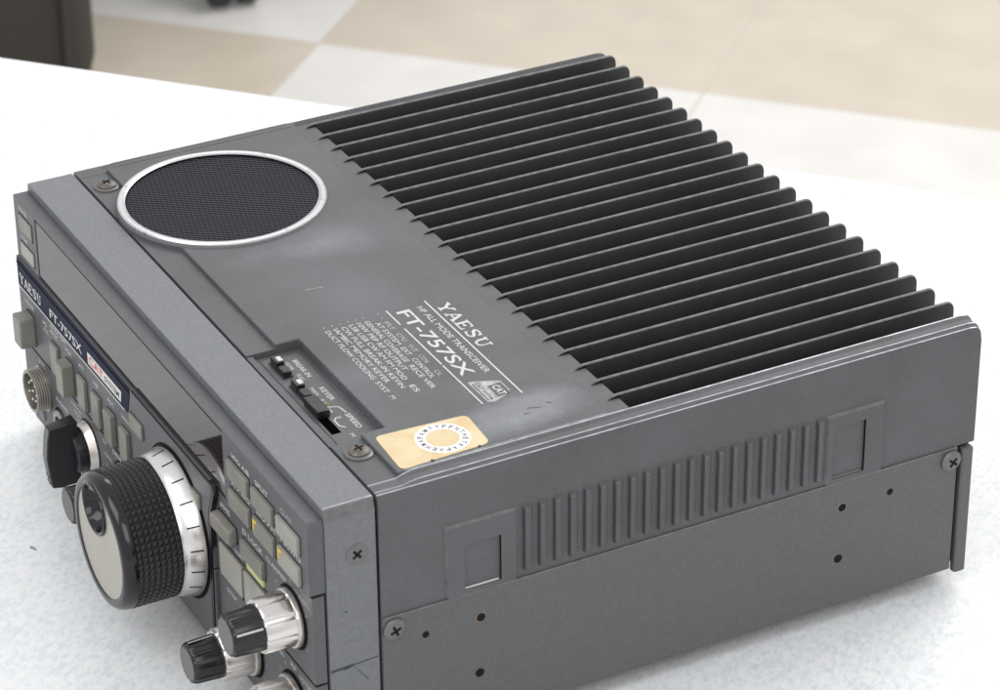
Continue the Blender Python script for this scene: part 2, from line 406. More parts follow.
# raised frames, strap pockets and ribs pressed into the side
def frame(y0, y1, z1, py0, py1, pz0, pz1):
    x0, x1 = W - .02, W + .95
    for (a, b, c, d) in ((y0, py0, ZS + .4, z1), (py1, y1, ZS + .4, z1), (py0 - .01, py1 + .01, pz1, z1), (py0 - .01, py1 + .01, ZS + .4, pz0)):
        pass
    # plate with a rectangular opening: outer bevelled border ring and inner flat ring
    o = [(y0, ZS + .3), (y1, ZS + .3), (y1, z1), (y0, z1)]
    i = [(y0 + .55, ZS + .3), (y1 - .55, ZS + .3), (y1 - .55, z1 - .7), (y0 + .55, z1 - .7)]
    h = [(py0, pz0), (py1, pz0), (py1, pz1), (py0, pz1)]
    hd = [(W - .1, py0 + .15, pz0 + .2), (W - 2.2, py1 - .2, pz0 + .2), (W - 1.7, py1 - .2, pz1 - .2), (W + .3, py0 + .15, pz1 - .2)]
    hd[0] = (W - 1.6, py0 + .15, pz0 + .2)
    R = [[(x0, a, b) for a, b in o], [(x1, a, b) for a, b in i], [(x1, a, b) for a, b in h], hd]
    mb.loft(R, M_COVER, caps=False, msel=lambda a, k: M_EDGEP if (a == 0 and k in (2, 3)) else (M_DARK if a == 2 and k == 1 else M_COVER))  # upper slopes carry a painted highlight, rear pocket wall painted shade
    mb.face(hd, M_COVER)
    mb.face([(x1 - .5, py0 + .2, pz0 - .05), (x1 - .5, py1 - .6, pz0 - .05), (x1 - .8, py1 - .6, pz0 + .45), (x1 - .8, py0 + .2, pz0 + .45)], M_LIP if y0 < 100 else M_EDGEP)  # pale sliver for the light in the slot gap
frame(21.5, 45.0, -16.7, 27.5, 39.5, -39.9, -24.2)
frame(152.6, 173.6, -16.7, 155.0, 166.6, -39.8, -21.2)
for k in range(21):
    y = 47.3 + 5.09 * k
    if k == 20: y = 149.1
    z0, z1 = -39.6, -16.9; x0 = W - .3; x1 = W + 1.35
    A = [(x0, y, z0 + 0), (x1, y + .15, z0 + .9), (x1, y + .9, z0 + .9), (x0, y + 3.7, z0)]
    B = [(x0, y, z1), (x1, y + .15, z1 - .9), (x1, y + .9, z1 - .9), (x0, y + 3.7, z1)]
    mb.loft([A, B], M_COVER)
    mb.box(x1 - .35, x1 + .03, y + .15, y + 1.3, z1 - 1.25, z1 - .85, M_EDGEP)  # paler cap painted as the rib's upper highlight
    mb.face([(W + .02, y - .1, z0 + .5), (W + .02, y + .05, z0 + .5), (W + .02, y + .05, z1 - .7), (W + .02, y - .1, z1 - .7)], M_DARK)
cover = mb.build('top_cover', radio)

# ---- lower chassis, ring bezel -------------------------------------
mb = MB()
mb.box(.4, W + .5 - .1, .4, 203.2, ZB, -31, M_CHASSIS)               # core up to the heat sink floor
mb.bm.free(); mb.bm = bmesh.new()
mb.box(-.5, W + .5, 0.45, 202.8, ZB, ZS - .05, M_CHASSIS, .7)
mb.box(W + .1, W + .54, 1.2, 202, ZS - .55, ZS - .02, M_EDGEP)  # pale strip painted where the split edge catches light
mb.box(1.8, W - 1.8, 1, 208, -60, -30.2, M_DARK)
mb.box(1.8, W - 1.8, 1, 86.5, -31, -5, M_DARK)
mb.box(2, W - 2, 202, 208.6, -87, -43, M_CHASSIS, .3)
chassis = mb.build('chassis', radio)
mb = MB()
mb.prism([(236.5, 204.0), (W + .8, 204.0), (W + 1.2, 204.8), (W + 1.2, 208.2), (236.5, 208.2)], 'z', -89.6, ZS - 1.2, M_CHASSIS, .6)
mb.build('rear_guard', radio)
mb = MB()
mb.prism([(1.5, 204.0), (-.8, 204.0), (-1.2, 204.8), (-1.2, 208.2), (1.5, 208.2)], 'z', -89.6, ZS - 1.2, M_CHASSIS, .6)
mb.build('rear_guard', radio)
mb = MB()
sec = [(0, ZB), (W, ZB), (W, -3.4), (W - .5, -1.6), (W - 1.6, -.5), (W - 3.4, 0), (3.4, 0), (1.6, -.5), (.5, -1.6), (0, -3.4)]
sec = [(0, ZB), (W, ZB), (W, -3.6), (W - .25, -2.9), (W - .9, -.35), (W - 1.5, 0), (1.5, 0), (.9, -.35), (.25, -2.9), (0, -3.6)]
mb.prism(sec, 'y', -16.3, -.35, M_BEZEL, .35)
mb.box(W - 1.7, W - 1.32, -16.1, -.6, -.5, .06, M_EDGEHL, .05)  # bezel edge highlight added as a bright strip
mb.prism([(W - .05, -3.4), (W - .22, -2.9), (W - .85, -.4), (W - 1.2, -.15), (W - .78, -.38), (W - .12, -3.0)], 'y', -16.1, -.6, M_EDGEP)  # chamfer's lighter band put into the colour
mb.box(W - .5, W + .05, -16.1, -.6, -3.9, -3.6, M_EDGEP)
# scuff on the right flank
for (a, b, c, d, w) in ((-16.0, -55.2, -9.4, -54.9, .9), (-9.6, -54.9, -.8, -54.4, .35), (-12, -55.6, -8.5, -54.7, .8), (-8.5, -55.6, -4.2, -61.5, .22)):
    stroke(mb, (a, c and b), (c, d), w, (W + .06, 0, 0), (0, 1, 0), (0, 0, 1), M_SCUFF)
disc(mb, (W + .05, -10.6, -35.7), .35, M_SCUFF, 8, 'x')
bezel = mb.build('front_bezel', radio)

for (x, y) in ((18, 18), (220, 18), (18, 190), (220, 190)):
    mb = MB(); mb.lathe((x, y), [(-94, 6.5), (-93.4, 7.2), (-88.5, 8)], M_RUBBER, 'z', 24); mb.build('rubber_foot', radio)

# ---- heat sink ------------------------------------------------------
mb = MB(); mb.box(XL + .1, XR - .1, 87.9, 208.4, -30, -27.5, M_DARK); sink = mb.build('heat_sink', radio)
def fin_mesh():
    mb = MB(); t = .55
    pts = [(83.6, .16), (84.4, .7), (85.6, 1.15), (87.4, H1), (206.2, H1)]
    for k in range(1, 6):
        a = k / 6 * PI / 2; pts.append((206.2 + 2.8 * math.sin(a), H1 - 2.8 * (1 - math.cos(a))))
    pts.append((209., H1 - 2.8))
    # cross section with a rounded crest
    rings = []
    for (y, z) in pts:
        w = .5
        zb = -.4 if y < 88.3 else -27.6
        rings.append([(-w, y, zb), (-w, y, z - .45), (-w * .55, y, z - .06), (0, y, z), (w * .55, y, z - .06), (w, y, z - .45), (w, y, zb)])
    # split at the edge of the opening
    i = 4
    A = rings[:4] + [[(a, 88.2, c) for (a, b, c) in rings[3]]]
    B = [[(a, 88.2, (-27.6 if k in (0, 6) else c)) for k, (a, b, c) in enumerate(rings[3])]] + rings[4:]
    B += [[(a, 209., (c if k in (0, 6) else min(c, H1 - 2.9))) for k, (a, b, c) in enumerate(rings[-1])]]
    cr = lambda a, k: M_CREST if k in (1, 2, 3, 4) else M_FIN  # crest facets carry the painted highlight
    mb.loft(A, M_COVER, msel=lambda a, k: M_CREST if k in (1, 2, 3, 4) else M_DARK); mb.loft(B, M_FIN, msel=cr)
    return mb
fm = fin_mesh()
bmesh.ops.translate(fm.bm, verts=fm.bm.verts, vec=V(7.75, 0, 0) - V(0, 0, 0))
fin0 = fm.build('heat_sink_fin', sink, 50)
for k in range(1, 22):
    c = fin0.copy(); COL.objects.link(c); c.parent = sink; c.location = (10.213 * k / 1000, 0, 0)

# ---- speaker --------------------------------------------------------
SC = (47.2, 35.6)
mb = MB()
mb.lathe(SC, [(-.5, 35.6), (1.35, 35.6), (1.75, 35.2), (1.75, 31.2)], M_COVER, 'z', 128)
disc(mb, (SC[0], SC[1], 1.85), 32.4, M_MESH, 96)
spk = mb.build('speaker_grille', radio)
mb = MB()
prof = [(1.4, 35.0), (2.5, 35.0), (2.95, 34.6), (3.05, 33.8), (2.9, 32.8), (2.6, 32.3), (1.6, 32.3)]
mb.lathe(SC, prof, M_RING, 'z', 128, caps=False, msel=lambda a, k: M_DARK if a == 5 else M_RING); mb.build('chrome_ring', spk)  # inner wall near black: shade beside the grille put into colour

# ---- switch panel ----------------------------------------------------
def slide_switch(x, y, white):
    mb = MB()
    mb.box(x - 5.6, x + 5.6, y - 1.75, y + 1.75, -2.2, -1.2, M_BLACK, .3)
    mb.box(x - 4.9, x - .2, y - 1.4, y + 1.4, -1.4, 1.0, M_BLACK, .35)
    mb.box(x + .1, x + 5.0, y - 1.4, y + 1.4, -1.4, .2, M_BLACK, .35)
    o = mb.build('slide_switch', radio)
    mb = MB(); mb.box(x - 3.6, x - .9, y - .3, y + 1.25, .9, 1.15, M_WHITE, .1); mb.build('white_mark', o)
slide_switch(156.2, 7.6, 1); slide_switch(171.8, 7.3, 1)
mb = MB(); mb.box(187.5, 198.3, 4.9, 8.0, -2.6, -1.71, mat('slot_black', (.002, .002, .002), .9, spec=0))
mb.box(178.6, 188.9, 4.7, 8.9, -1.72, 1.0, M_BLACK, .4); mb.build('speed_lever', radio)
mb = MB()
def T(s, x, y, w, h, m=M_WHITE, z=H1 + .05, bold=.0, sh=0.): text(mb, s, (x, y, z), TOPU, TOPV, w, h, m, bold, sh)
ZR = -1.70
T('BREAK-IN', 152.5, 12.9, 11.5, 1.7, M_WHITE, ZR, .01); T('SEMI', 152.6, 10.2, 5, 1.4, M_WHITE, ZR); T('FULL', 161, 10.3, 4.6, 1.4, M_WHITE, ZR)
T('KEYER', 171.5, 13.1, 8.6, 1.7, M_WHITE, ZR, .01); T('MAN', 170.3, 10.4, 5, 1.4, M_WHITE, ZR); T('ELE', 178.3, 10.2, 4.4, 1.4, M_WHITE, ZR)
T('SPEED', 189.2, 13.3, 9.3, 1.7, M_WHITE, ZR, .015); T('S', 189.6, 10.4, 1.2, 1.3, M_WHITE, ZR); T('M', 200.4, 9.6, 1.8, 1.4, M_WHITE, ZR)
oo = (0, 0, ZR)
for (a, b) in (((183.2, 10.6), (184.4, 13.6)), ((184.4, 13.6), (188.6, 14.2)), ((190.0, 10.2), (191.2, 9.0)), ((191.2, 9.0), (194.6, 9.0)), ((194.6, 9.0), (196.4, 10.4)), ((182.6, 10.4), (186.6, 10.6))):
    stroke(mb, a, b, .42, oo, TOPU, TOPV, M_WHITE)
disc(mb, (181.5, 10.9, ZR), 2.0, mat('yellow_stain', (.28, .24, .10), .6), 12, 'z', .8)
mb.build('switch_lettering', radio)

# ---- lettering on the cover ------------------------------------------
mb = MB(); z = H1 + .06; org = (0, 0, z)
stroke(mb, (143.1, 63.0), (208.4, 63.0), .55, org, TOPU, TOPV, M_WHITE)
stroke(mb, (143.2, 49.6), (153.4, 49.6), .5, org, TOPU, TOPV, M_WHITE)
stroke(mb, (156.2, 49.6), (181.6, 49.6), .5, org, TOPU, TOPV, M_WHITE)
stroke(mb, (182.3, 49.6), (208.6, 49.6), .5, org, TOPU, TOPV, M_WHITE)
serif_text(mb, 'YAESU', (147.8, 64.7, z), TOPU, TOPV, 31.0, 4.4, M_WHITE)
T('HF ALL MODE TRANSCEIVER', 145.8, 58.9, 46.6, 2.1, M_WHITE, bold=.004)
T('FT-757SX', 145.6, 51.9, 45.6, 4.7, M_WHITE, bold=.014)
rows = [[('·', 143.9, .6), ('·', 147.0, .6), ('IPLE', 149.4, 5.6), ('CPU', 158.0, 5.4), ('INT', 166.3, 4.6), ('CON', 173.4, 5.0), ('OL', 183.8, 3.9)],
        [('AT SYSTEM', 148.8, 15.6), ('EXT', 166.6, 5.2), ('CONTROL', 174.2, 13.4)],
        [('·', 143.9, .6), ('GENERAL COVERAGE', 146.2, 29.0), ('RECE VER', 177.6, 15.6)],
        [('·', 143.9, .6), ('10W PEP RF OUTPUT', 146.2, 33.2)],
        [('·', 143.9, .6), ('LSB USB CW AM FM MOD', 146.2, 38.4), ('ES', 188.4, 4.4)],
        [('·', 143.9, .6), ('CW FULL BREAK-IN KEYIN', 146.2, 42.4)],
        [('·', 143.9, .6), ('IAMBIC MEMORY KEYER', 146.2, 37.4)],
        [('·', 143.9, .6), ('DUCT FLOW COOLING', 146.2, 33.6), ('SYST', 181.8, 7.2), ('M', 191.4, 1.9)]]
ys = [45.8, 43.2, 40.6, 38.0, 35.4, 32.7, 30.0, 27.2]
for y, r in zip(ys, rows):
    for (s, x, w) in r:
        if s == '·': disc(mb, (x, y + .7, z), .32, M_WORNW, 8)
        else: T(s, x, y - .2, w, 1.75, M_WORNW if y in (45.8,) else mat_w2 if False else M_WHITE if y < 44 else M_WORNW, bold=.002)
# CAT system emblem
def poly(pts, m, zz): 
    f = mb.face([(a, b, zz) for a, b in pts], m); f.normal_update()
    if f.normal.z < 0: f.normal_flip()
poly([(195.0, 51.4), (208.3, 51.4), (209.2, 53.4), (207.2, 58.0), (205.2, 60.6), (199.0, 60.6), (197.6, 58.6)], M_WORNW, z)
poly([(199.9, 55.6), (207.2, 55.6), (206.4, 60.2), (199.6, 60.2)], M_COVER, z + .02)
poly([(196.6, 51.9), (207.6, 51.9), (207.6, 52.4), (196.6, 52.4)], M_COVER, z + .02)
text(mb, 'CAT', (200.6, 56.6, z + .04), TOPU, TOPV, 5.8, 2.4, M_WHITE, .02)
text(mb, 'CAT', (196.4, 52.8, z + .04), TOPU, TOPV, 4.6, 1.5, M_COVER, .02)
text(mb, 'SYSTEM', (202.0, 52.9, z + .04), TOPU, TOPV, 5.6, 1.0, M_COVER, .01)
mb.build('cover_lettering', radio)
# light scratches on the enamel
for (a, b, w) in (((118.6, 33.2), (119.4, 39.0), .3), ((217, 60), (218.5, 63.8), .3), ((219.5, 57.6), (220.0, 59.2), .4), ((216.6, 66.6), (217.8, 68), .3)):
    mb = MB(); stroke(mb, a, b, w, (0, 0, H1 + .04), TOPU, TOPV, M_WORNW if a[0] < 150 else M_SCUFF); mb.build('scratch', cover)

# ---- sticker ----------------------------------------------------------
mb = MB()
c = [(210.3, 12.9), (212.0, 42.4), (229.4, 41.2), (230.6, 11.8)]
def rounded(c, r, n=6):
    out = []
    for i in range(len(c)):
        p = Vector(c[i]); a = (Vector(c[i - 1]) - p).normalized(); b = (Vector(c[(i + 1) % len(c)]) - p).normalized()
        s, e = p + a * r, p + b * r
        for k in range(n + 1):
            t = k / n; out.append(tuple((1 - t) ** 2 * s + 2 * t * (1 - t) * p + t * t * e))
    return out
mb.prism(rounded(c, 2.4), 'z', H1 + .02, H1 + .16, M_STICK)
st = mb.build('gold_sticker', radio)
mb = MB(); cc = (220.6, 30.2); n = 64
mb.lathe(cc, [(H1 + .19, 8.3), (H1 + .2, 5.0)], mat('sticker_white', (.78, .77, .76), .45), 'z', n, caps=False)
random.seed(3)
M_INK = mat('sticker_ink', (.12, .11, .13), .6)
for k in range(20):
    a = 2 * PI * k / 20 - .2
    strong = True
    du = (-math.sin(a) * -1, math.cos(a) * -1, 0); dv = (math.cos(a), math.sin(a), 0)
    ch = random.choice('HEAFNKMT')
    p = (cc[0] + 5.8 * math.cos(a) - du[0] * .55, cc[1] + 5.8 * math.sin(a) - du[1] * .55, H1 + .24)
    text(mb, ch, p, du, dv, 1.25, 1.75, M_INK, .02)
disc(mb, (229.6, 37.6, H1 + .2), .5, M_SCUFF, 8); disc(mb, (230.2, 22.0, H1 + .2), .6, M_SCUFF, 8)
mb.build('sticker_print', st)

# ---- screws ------------------------------------------------------------
def cross(mb, pt, size, m, rot):
    pass
def screw(pos, axis, r, washer, h, rot, parent=radio):
    """domed cross-head screw; axis 'z' up, 'x' out of the right flank"""
    mb = MB(); a0 = pos[2] if axis == 'z' else pos[0]
    c = (pos[0], pos[1]) if axis == 'z' else (pos[1], pos[2])
    if washer: mb.lathe(c, [(a0 - .1, r * 1.35), (a0 + .5, r * 1.33), (a0 + .8, r * 1.15), (a0 + .8, r * .9)], M_SCREWD, axis, 32, caps=False); a0 += .55
    mb.lathe(c, [(a0 - .1, r), (a0 + h * .45, r), (a0 + h * .8, r * .8), (a0 + h, r * .42), (a0 + h * 1.02, r * .05)], M_SCREW if washer else M_SCREWD, axis, 32)
    top = a0 + h * 1.02 + .06
    for k in range(2):
        d = Vector((math.cos(rot + k * PI / 2), math.sin(rot + k * PI / 2))) * r * .5; n = Vector((-d.y, d.x)).normalized() * r * .12
        q = [Vector(c) - d - n, Vector(c) + d - n, Vector(c) + d + n, Vector(c) - d + n]
        tt = top + k * .02
        f = mb.face([(p.x, p.y, tt) if axis == 'z' else (tt, p.x, p.y) for p in q], M_DARK)
    return mb.build('screw', parent)
screw((17, 6.2, 0), 'z', 3.3, True, 1.5, .5); screw((214.3, 6.1, 0), 'z', 3.3, True, 1.5, .2)
screw((W + .5, 4.2, -46.2), 'x', 3.6, False, 1.5, .4); screw((W + .5, 199.9, -46.0), 'x', 3.6, False, 1.8, .9)
screw((W, -6.5, -17.2), 'x', 3.5, False, .35, .7, bezel)
for (y, zz, r, ru) in ((32.7, -51.3, 1.5, 1), (14.5, -51.6, 1.15, 0), (32.1, -71.1, 1.5, 0), (159.5, -51.4, 1.5, 2), (177.4, -51.0, 1.15, 0), (159.0, -70.3, 1.5, 0)):
    mb = MB()
    if ru: mb.lathe((y, zz), [(W + .45, r * 1.3), (W + .6, r * 1.2), (W + .65, r * .95)], M_RUST if ru == 1 else M_SCREWD, 'x', 20, caps=False)
    disc(mb, (W + .56, y, zz), r, M_DARK, 20, 'x')
    mb.build('screw_hole', chassis)

# ---- front panel ---------------------------------------------------------
YP = -21.5
mb = MB()
ZT = -3.0
body = [(3.5, ZB), (W - .4, ZB), (W - .4, ZT - .8), (W - 1.2, ZT), (1.0, ZT), (0, ZT - .8), (0, ZB + 5)]
# left block, right block, lower panel; the window stays open between them
mb.prism([(0, -27.2), (20.3, -27.2), (20.3, ZT), (.9, ZT), (0, ZT - .8)], 'y', YP, -16.4, M_PANEL, .3)
mb.prism([(177.2, -27.6), (W - .4, -27.6), (W - .4, ZT - .9), (W - 1.3, ZT), (177.2, ZT)], 'y', YP, -16.4, M_PANEL, .35)
mb.box(20.1, 177.4, YP + .05, -16.4, ZT - .9, ZT - .02, M_PANEL, .15)           # lip over the window
mb.box(1, W - 1.5, -19.6, -16.4, ZB + 1, ZT - .6, M_DARK)                 # backing
ZD = -58.9
mb.box(-.3, 166.5, -22.2, -17, ZD + .25, -26.6, M_PANEL, .3)              # middle tier, left
mb.box(166.6, W - .4, -20.9, -17, ZD + .25, -28.3, M_PANEL, .3)
mb.prism([(5.5, ZB), (166.5, ZB), (166.5, ZD - .3), (-.3, ZD - .3), (-.3, ZB + 7)], 'y', -22.2, -17, M_PANEL, .3)
mb.box(166.6, W - .4, -20.9, -17, ZB, ZD - .3, M_PANEL, .3)
# raised field round the tuning knob
mb.prism([(103.5, -86), (163.6, -86), (166.2, -38), (170.0, -29.5), (168.4, -27.0), (104.5, -27.0)], 'y', -22.9, -21, M_PANEL, .35)
mb.prism([(103.2, -86.4), (164.6, -86.4), (167.2, -38), (171.0, -29.3), (169.0, -26.75), (104.2, -26.75)], 'y', -22.7, -20.8, M_BLACK, .1)  # black wrapper added so the step wall reads as shaded
front = mb.build('front_panel', radio)
# display window
mb = MB(); mb.box(20.9, 177.0, -21.2, -19.7, -26.9, ZT - 1.7, M_GLASS, .1); win = mb.build('display_window', radio)

# name strip
mb = MB(); yb = -22.3
mb.prism(rounded([(.2, -37.4), (99.6, -37.4), (102.9, -27.3), (.2, -27.3)], .8, 3), 'y', yb, -21.9, M_BLUE)
mb.prism(rounded([(-.1, -37.7), (100.1, -37.7), (103.6, -26.9), (-.1, -26.9)], .8, 3), 'y', yb + .04, -21.9, M_DARK)
mb.box(.3, 102.2, yb - .25, yb + .05, -29.0, -28.5, M_DARK)
strip = mb.build('name_strip', front)
mb = MB(); org = (0, yb - .05, 0)
def F(s, x, zz, w, h, m=M_WHITE, y=yb - .05, bold=.0, shear=0.): text(mb, s, (x, y, zz), FRU, FRV, w, h, m, bold, shear)
serif_text(mb, 'YAESU', (2.3, yb - .05, -36.0), FRU, FRV, 20.5, 3.7, M_WHITE)
F('FT-757SX', 30.6, -36.0, 29.5, 3.5, M_WHITE, bold=.015)
stroke(mb, (0, -37.9), (97.2, -37.9), .55, org, FRU, FRV, M_WHITE)
f = mb.face([(65.4, yb - .04, -36.6), (94.2, yb - .04, -36.6), (95.2, yb - .04, -32.2), (65.4, yb - .04, -32.2)][::1], mat('cat_label_white', (.62, .61, .57), .5))
F('CAT', 66.6, -35.8, 12.5, 3.0, M_RED, yb - .09, .02); F('SYSTEM', 80.4, -35.6, 12.6, 2.1, M_SCUFF, yb - .09, .01)
mb.build('strip_lettering', strip)

# panel lettering and grooves
mb = MB()
Y0 = YP - .04; Y1 = -22.25; Y2 = -20.95
def Lb(s, x, zz, w, y, h=1.6, m=M_WHITE, bold=.008): F(s, x, zz, w, h, m, y, bold)
Lb('POWER', 5.2, -6.9, 8, Y0); Lb('MOX', 5.4, -17.6, 6, Y0)
Lb('METER', 5.4, -42.4, 8.5, Y1); Lb('PO', 22.4, -42.6, 3.5, Y1); Lb('ALC', 22.6, -44.9, 4.5, Y1)
for s, x, w in (('PROC', 29.5, 7), ('VOX', 43, 6), ('ATT', 55.4, 5), ('NB', 69, 4), ('AGC', 81, 6), ('W/N', 93.5, 6)):
    Lb(s, x, -42.6, w, Y1)
Lb('AMGC OFF', 29.4, -40.2, 15, Y1, 1.4)
Lb('MIC', 12, -57, 5.5, Y1) if False else None
Lb('MIC', 14.5, -61.9, 5.5, Y1); Lb('PHONES', 29.5, -69.0, 11, Y1)
for i, (s, w) in enumerate((('PATCH', 9), ('MODE', 8), ('LSB', 5), ('USB', 5))): Lb(s, 45 + i * 2, -62.4 - 2.2 * i, w, Y1, 1.3)
for i, s in enumerate(('CW', 'CW-N', 'AM', 'FM')):
    Lb(s, 71.5 + (1.5, 3.2, 3.4, 2.2)[i], -62.6 - 4.3 * i, 3.6 + (i == 1) * 2.4, Y1, 1.7, M_WHITE)
Lb('DRIVE', 82.5, -61.8, 8, Y1, 1.6, M_WHITE); Lb('0', 84, -65.4, 1, Y1, 1.4, M_WHITE); Lb('PROC', 92, -61.9, 7, Y1, 1.6, M_WHITE)
Lb('VFO A/B', 183.8, -9.3, 13.2, Y0, 1.7, M_WHITE, .01); Lb('SPLIT', 201.2, -9.3, 9, Y0, 1.7, M_WHITE, .01); Lb('CLAR', 219.0, -8.9, 8, Y0, 1.7, M_WORNW, .01)
Lb('M > VFO', 183.4, -19.4, 13.0, Y0, 1.8, M_WHITE, .01); Lb('VFO > M', 200.6, -19.4, 13.6, Y0, 1.8, M_WHITE, .01); Lb('MR/VFO', 218.2, -19.2, 14, Y0, 1.8, M_WHITE, .01)
Lb('PMS', 171.8, -33.4, 7, Y2, 1.7, M_WHITE, .01); Lb('D LOCK', 188.2, -33.6, 14.5, Y2, 1.8, M_WHITE, .01)
Lb('BAND', 170.5, -44.6, 7.5, Y2, 1.5); Lb('DOWN', 181.0, -44.6, 6, Y2, 1.5); Lb('UP', 199.6, -44.4, 4, Y2, 1.5)
Lb('STEP', 173.0, -63.2, 7.5, Y2, 1.4); Lb('CLARIFIER', 205.2, -33.4, 14.5, Y2, 1.5, M_WHITE); Lb('SHIFT WIDTH', 221.5, -33.6, 14, Y2, 1.5, M_WORNW)
Lb('AF GAIN', 205, -62.4, 10, Y2, 1.5, M_WHITE); Lb('RF', 220, -62.2, 4, Y2, 1.6, M_WHITE); Lb('NOTCH', 226, -63.0, 8, Y2, 1.5, M_WHITE)
for (cx, cz) in ((222.6, -42.9), (222.0, -74.0), (189.3, -73.8)):
    for k in range(11):
        a = math.radians(-60 + 30 * k); 
        stroke(mb, (cx + 11.4 * math.cos(a), cz + 11.4 * math.sin(a)), (cx + 12.6 * math.cos(a), cz + 12.6 * math.sin(a)), .4, (0, Y2, 0), FRU, FRV, M_WORNW)
# grooves
for (a, b, y) in (((167.0, -28.0), (237.5, -28.0), -21.0), ((205, ZD), (237.5, ZD), -20.95), ((170.2, -45.3), (204.6, -45.3), Y2), ((168.4, -59.0), (188.5, -59.0), Y2), ((6.0, ZD), (166, ZD), -22.24)):
    stroke(mb, a, b, .5, (0, y - .03, 0), FRU, FRV, M_DARK)
mb.face([(W - .35, -21, -27.7), (W - .35, -17.8, -27.7), (W - .35, -17.8, -28.3), (W - .35, -21, -28.3)], M_DARK)
mb.face([(W - .35, -21, ZD + .3), (W - .35, -17.8, ZD + .3), (W - .35, -17.8, ZD - .3), (W - .35, -21, ZD - .3)], M_DARK)
mb.build('panel_lettering', front)

# buttons
def button(x0, x1, z0, z1, ysurf, proud, m=M_BTN, gap=.45, bev=.45, name='push_button', r=0):
    mb = MB()
    mb.box(x0 - gap, x1 + gap, ysurf - .06, ysurf + .6, z0 - gap, z1 + gap, M_DARK)
    mb.box(x0, x1, ysurf - proud, ysurf + .5, z0, z1, m, bev, 3 if r else 2)
    return mb.build(name, radio)
button(5.0, 17.0, -14.2, -8.3, YP, .5); button(5.0, 17.0, -24.0, -19.0, YP, .5, M_BTN2)
button(6.0, 13.2, -56.2, -44.8, -22.2, 5.6, M_BTN, .3, .9, 'meter_button')
for (x, pr) in ((30.0, 1.2), (43.0, 4.2), (55.2, 1.3), (68.0, 1.3), (80.6, 2.0), (93.2, 1.6)):
    button(x, x + 6.6, -57.2, -45.4, -22.2, pr, M_BTN, .35, .5)
button(104.2, 114.4, -40.2, -34.8, -22.9, .9, M_BTN, .3); button(151.6, 160.4, -40.6, -35.4, -22.9, .9, M_BTN, .3)
for i, x in enumerate((182.2, 199.9, 217.6)):
    button(x, x + 14.6, -16.4, -10.4, YP, 1.3, M_BTN if i < 2 else M_BTN2); b = button(x, x + 14.6, -27.0, -20.6, YP, 1.2, M_BTN if i < 2 else M_BTN2)
    if i:
        mb = MB(); yy = YP - 1.26
        for (a, c) in (((x + .7, -21.6), (x + 3.6, -21.3)), ((x + 1.5, -21.4), (x + 1.2, -24.6))):
            stroke(mb, a, c, .9, (0, yy, 0), FRU, FRV, M_YELLOW)
        mb.build('yellow_mark', b)
button(169.8, 183.8, -40.6, -35.0, -20.9, 3.4, M_BTN, .2, 1.6, 'push_button', 1)
button(188.4, 204.2, -41.4, -35.4, -20.9, 1.4, M_BTN)
mb = MB(); mb.box(190.8, 203.2, -21.5, -20, -44.6, -41.2, M_PALEY, .3); mb.build('pale_yellow_glare', radio)  # raised block added in place of glare below the button
button(170.2, 186.8, -58.0, -46.6, -20.9, .9, M_BTN2, .25); button(188.6, 205.4, -58.0, -46.6, -20.9, .9, M_BTN2, .25)

# ---- tuning knob -----------------------------------------------------------
KX, KZ = 140.9, -55.2
mb = MB(); disc(mb, (KX, -22.95, KZ), 25.3, M_DARK, 96, 'y')
mb.lathe((KX, KZ), [(-22.9, 12), (-46, 12)], M_BLACK, 'y', 32)
tk = mb.build('tuning_knob', radio)
mb = MB()
mb.lathe((KX, KZ), [(-23.4, 23.6), (-23.5, 24.2), (-24.0, 24.25), (-29.3, 22.75), (-29.6, 22.5), (-30.6, 22.4)], M_SILVER, 'y', 128, caps=False)
mb.build('dial_skirt', tk)
mb = MB()
for k in range(19):
    a = 2 * PI * k / 19 + math.radians(45)
    def sp(r, y, w): 
        return (KX + r * math.cos(a) - w * math.sin(a), y, KZ + r * math.sin(a) + w * math.cos(a))
    f = mb.face([sp(24.2, -24.5, -.22), sp(24.2, -24.5, .22), sp(23.06, -28.5, .22), sp(23.06, -28.5, -.22)], M_DARK)
    f.normal_update()
    if f.normal.dot(Vector((math.cos(a), -.2, math.sin(a)))) < 0: f.normal_flip()
mb.build('tick_marks', tk)
# knurled rubber grip: rows of small pyramids
mb = MB(); NA, NR = 62, 8; y0, y1 = -30.4, -45.6; i = mb.mi(M_RUBBER)
grid = []
for j in range(NR + 1):
    y = y0 + (y1 - y0) * j / NR
    grid.append([mb.bm.verts.new(V(KX + 21.75 * math.cos(2 * PI * (k + .5 * 0) / NA), y, KZ + 21.75 * math.sin(2 * PI * k / NA))) for k in range(NA)])
for j in range(NR):
    for k in range(NA):
        a = 2 * PI * (k + .5) / NA; y = y0 + (y1 - y0) * (j + .5) / NR
        def pk(da, dy, r): return mb.bm.verts.new(V(KX + r * math.cos(a + da), y + dy, KZ + r * math.sin(a + da)))
        c4 = [pk(-.008, -.2, 22.55), pk(.008, -.2, 22.55), pk(.008, .2, 22.55), pk(-.008, .2, 22.55)]
        g = [grid[j][k], grid[j][(k + 1) % NA], grid[j + 1][(k + 1) % NA], grid[j + 1][k]]
        c4 = [c4[3], c4[2], c4[1], c4[0]]
        mb.bm.faces.new(c4)
        for q in range(4): mb.bm.faces.new([g[q], g[(q + 1) % 4], c4[(q + 1) % 4], c4[q]])
bmesh.ops.recalc_face_normals(mb.bm, faces=mb.bm.faces[:])
for f in mb.bm.faces: f.material_index = i; f.smooth = False
mb.build('knurled_grip', tk, 12)
mb = MB()
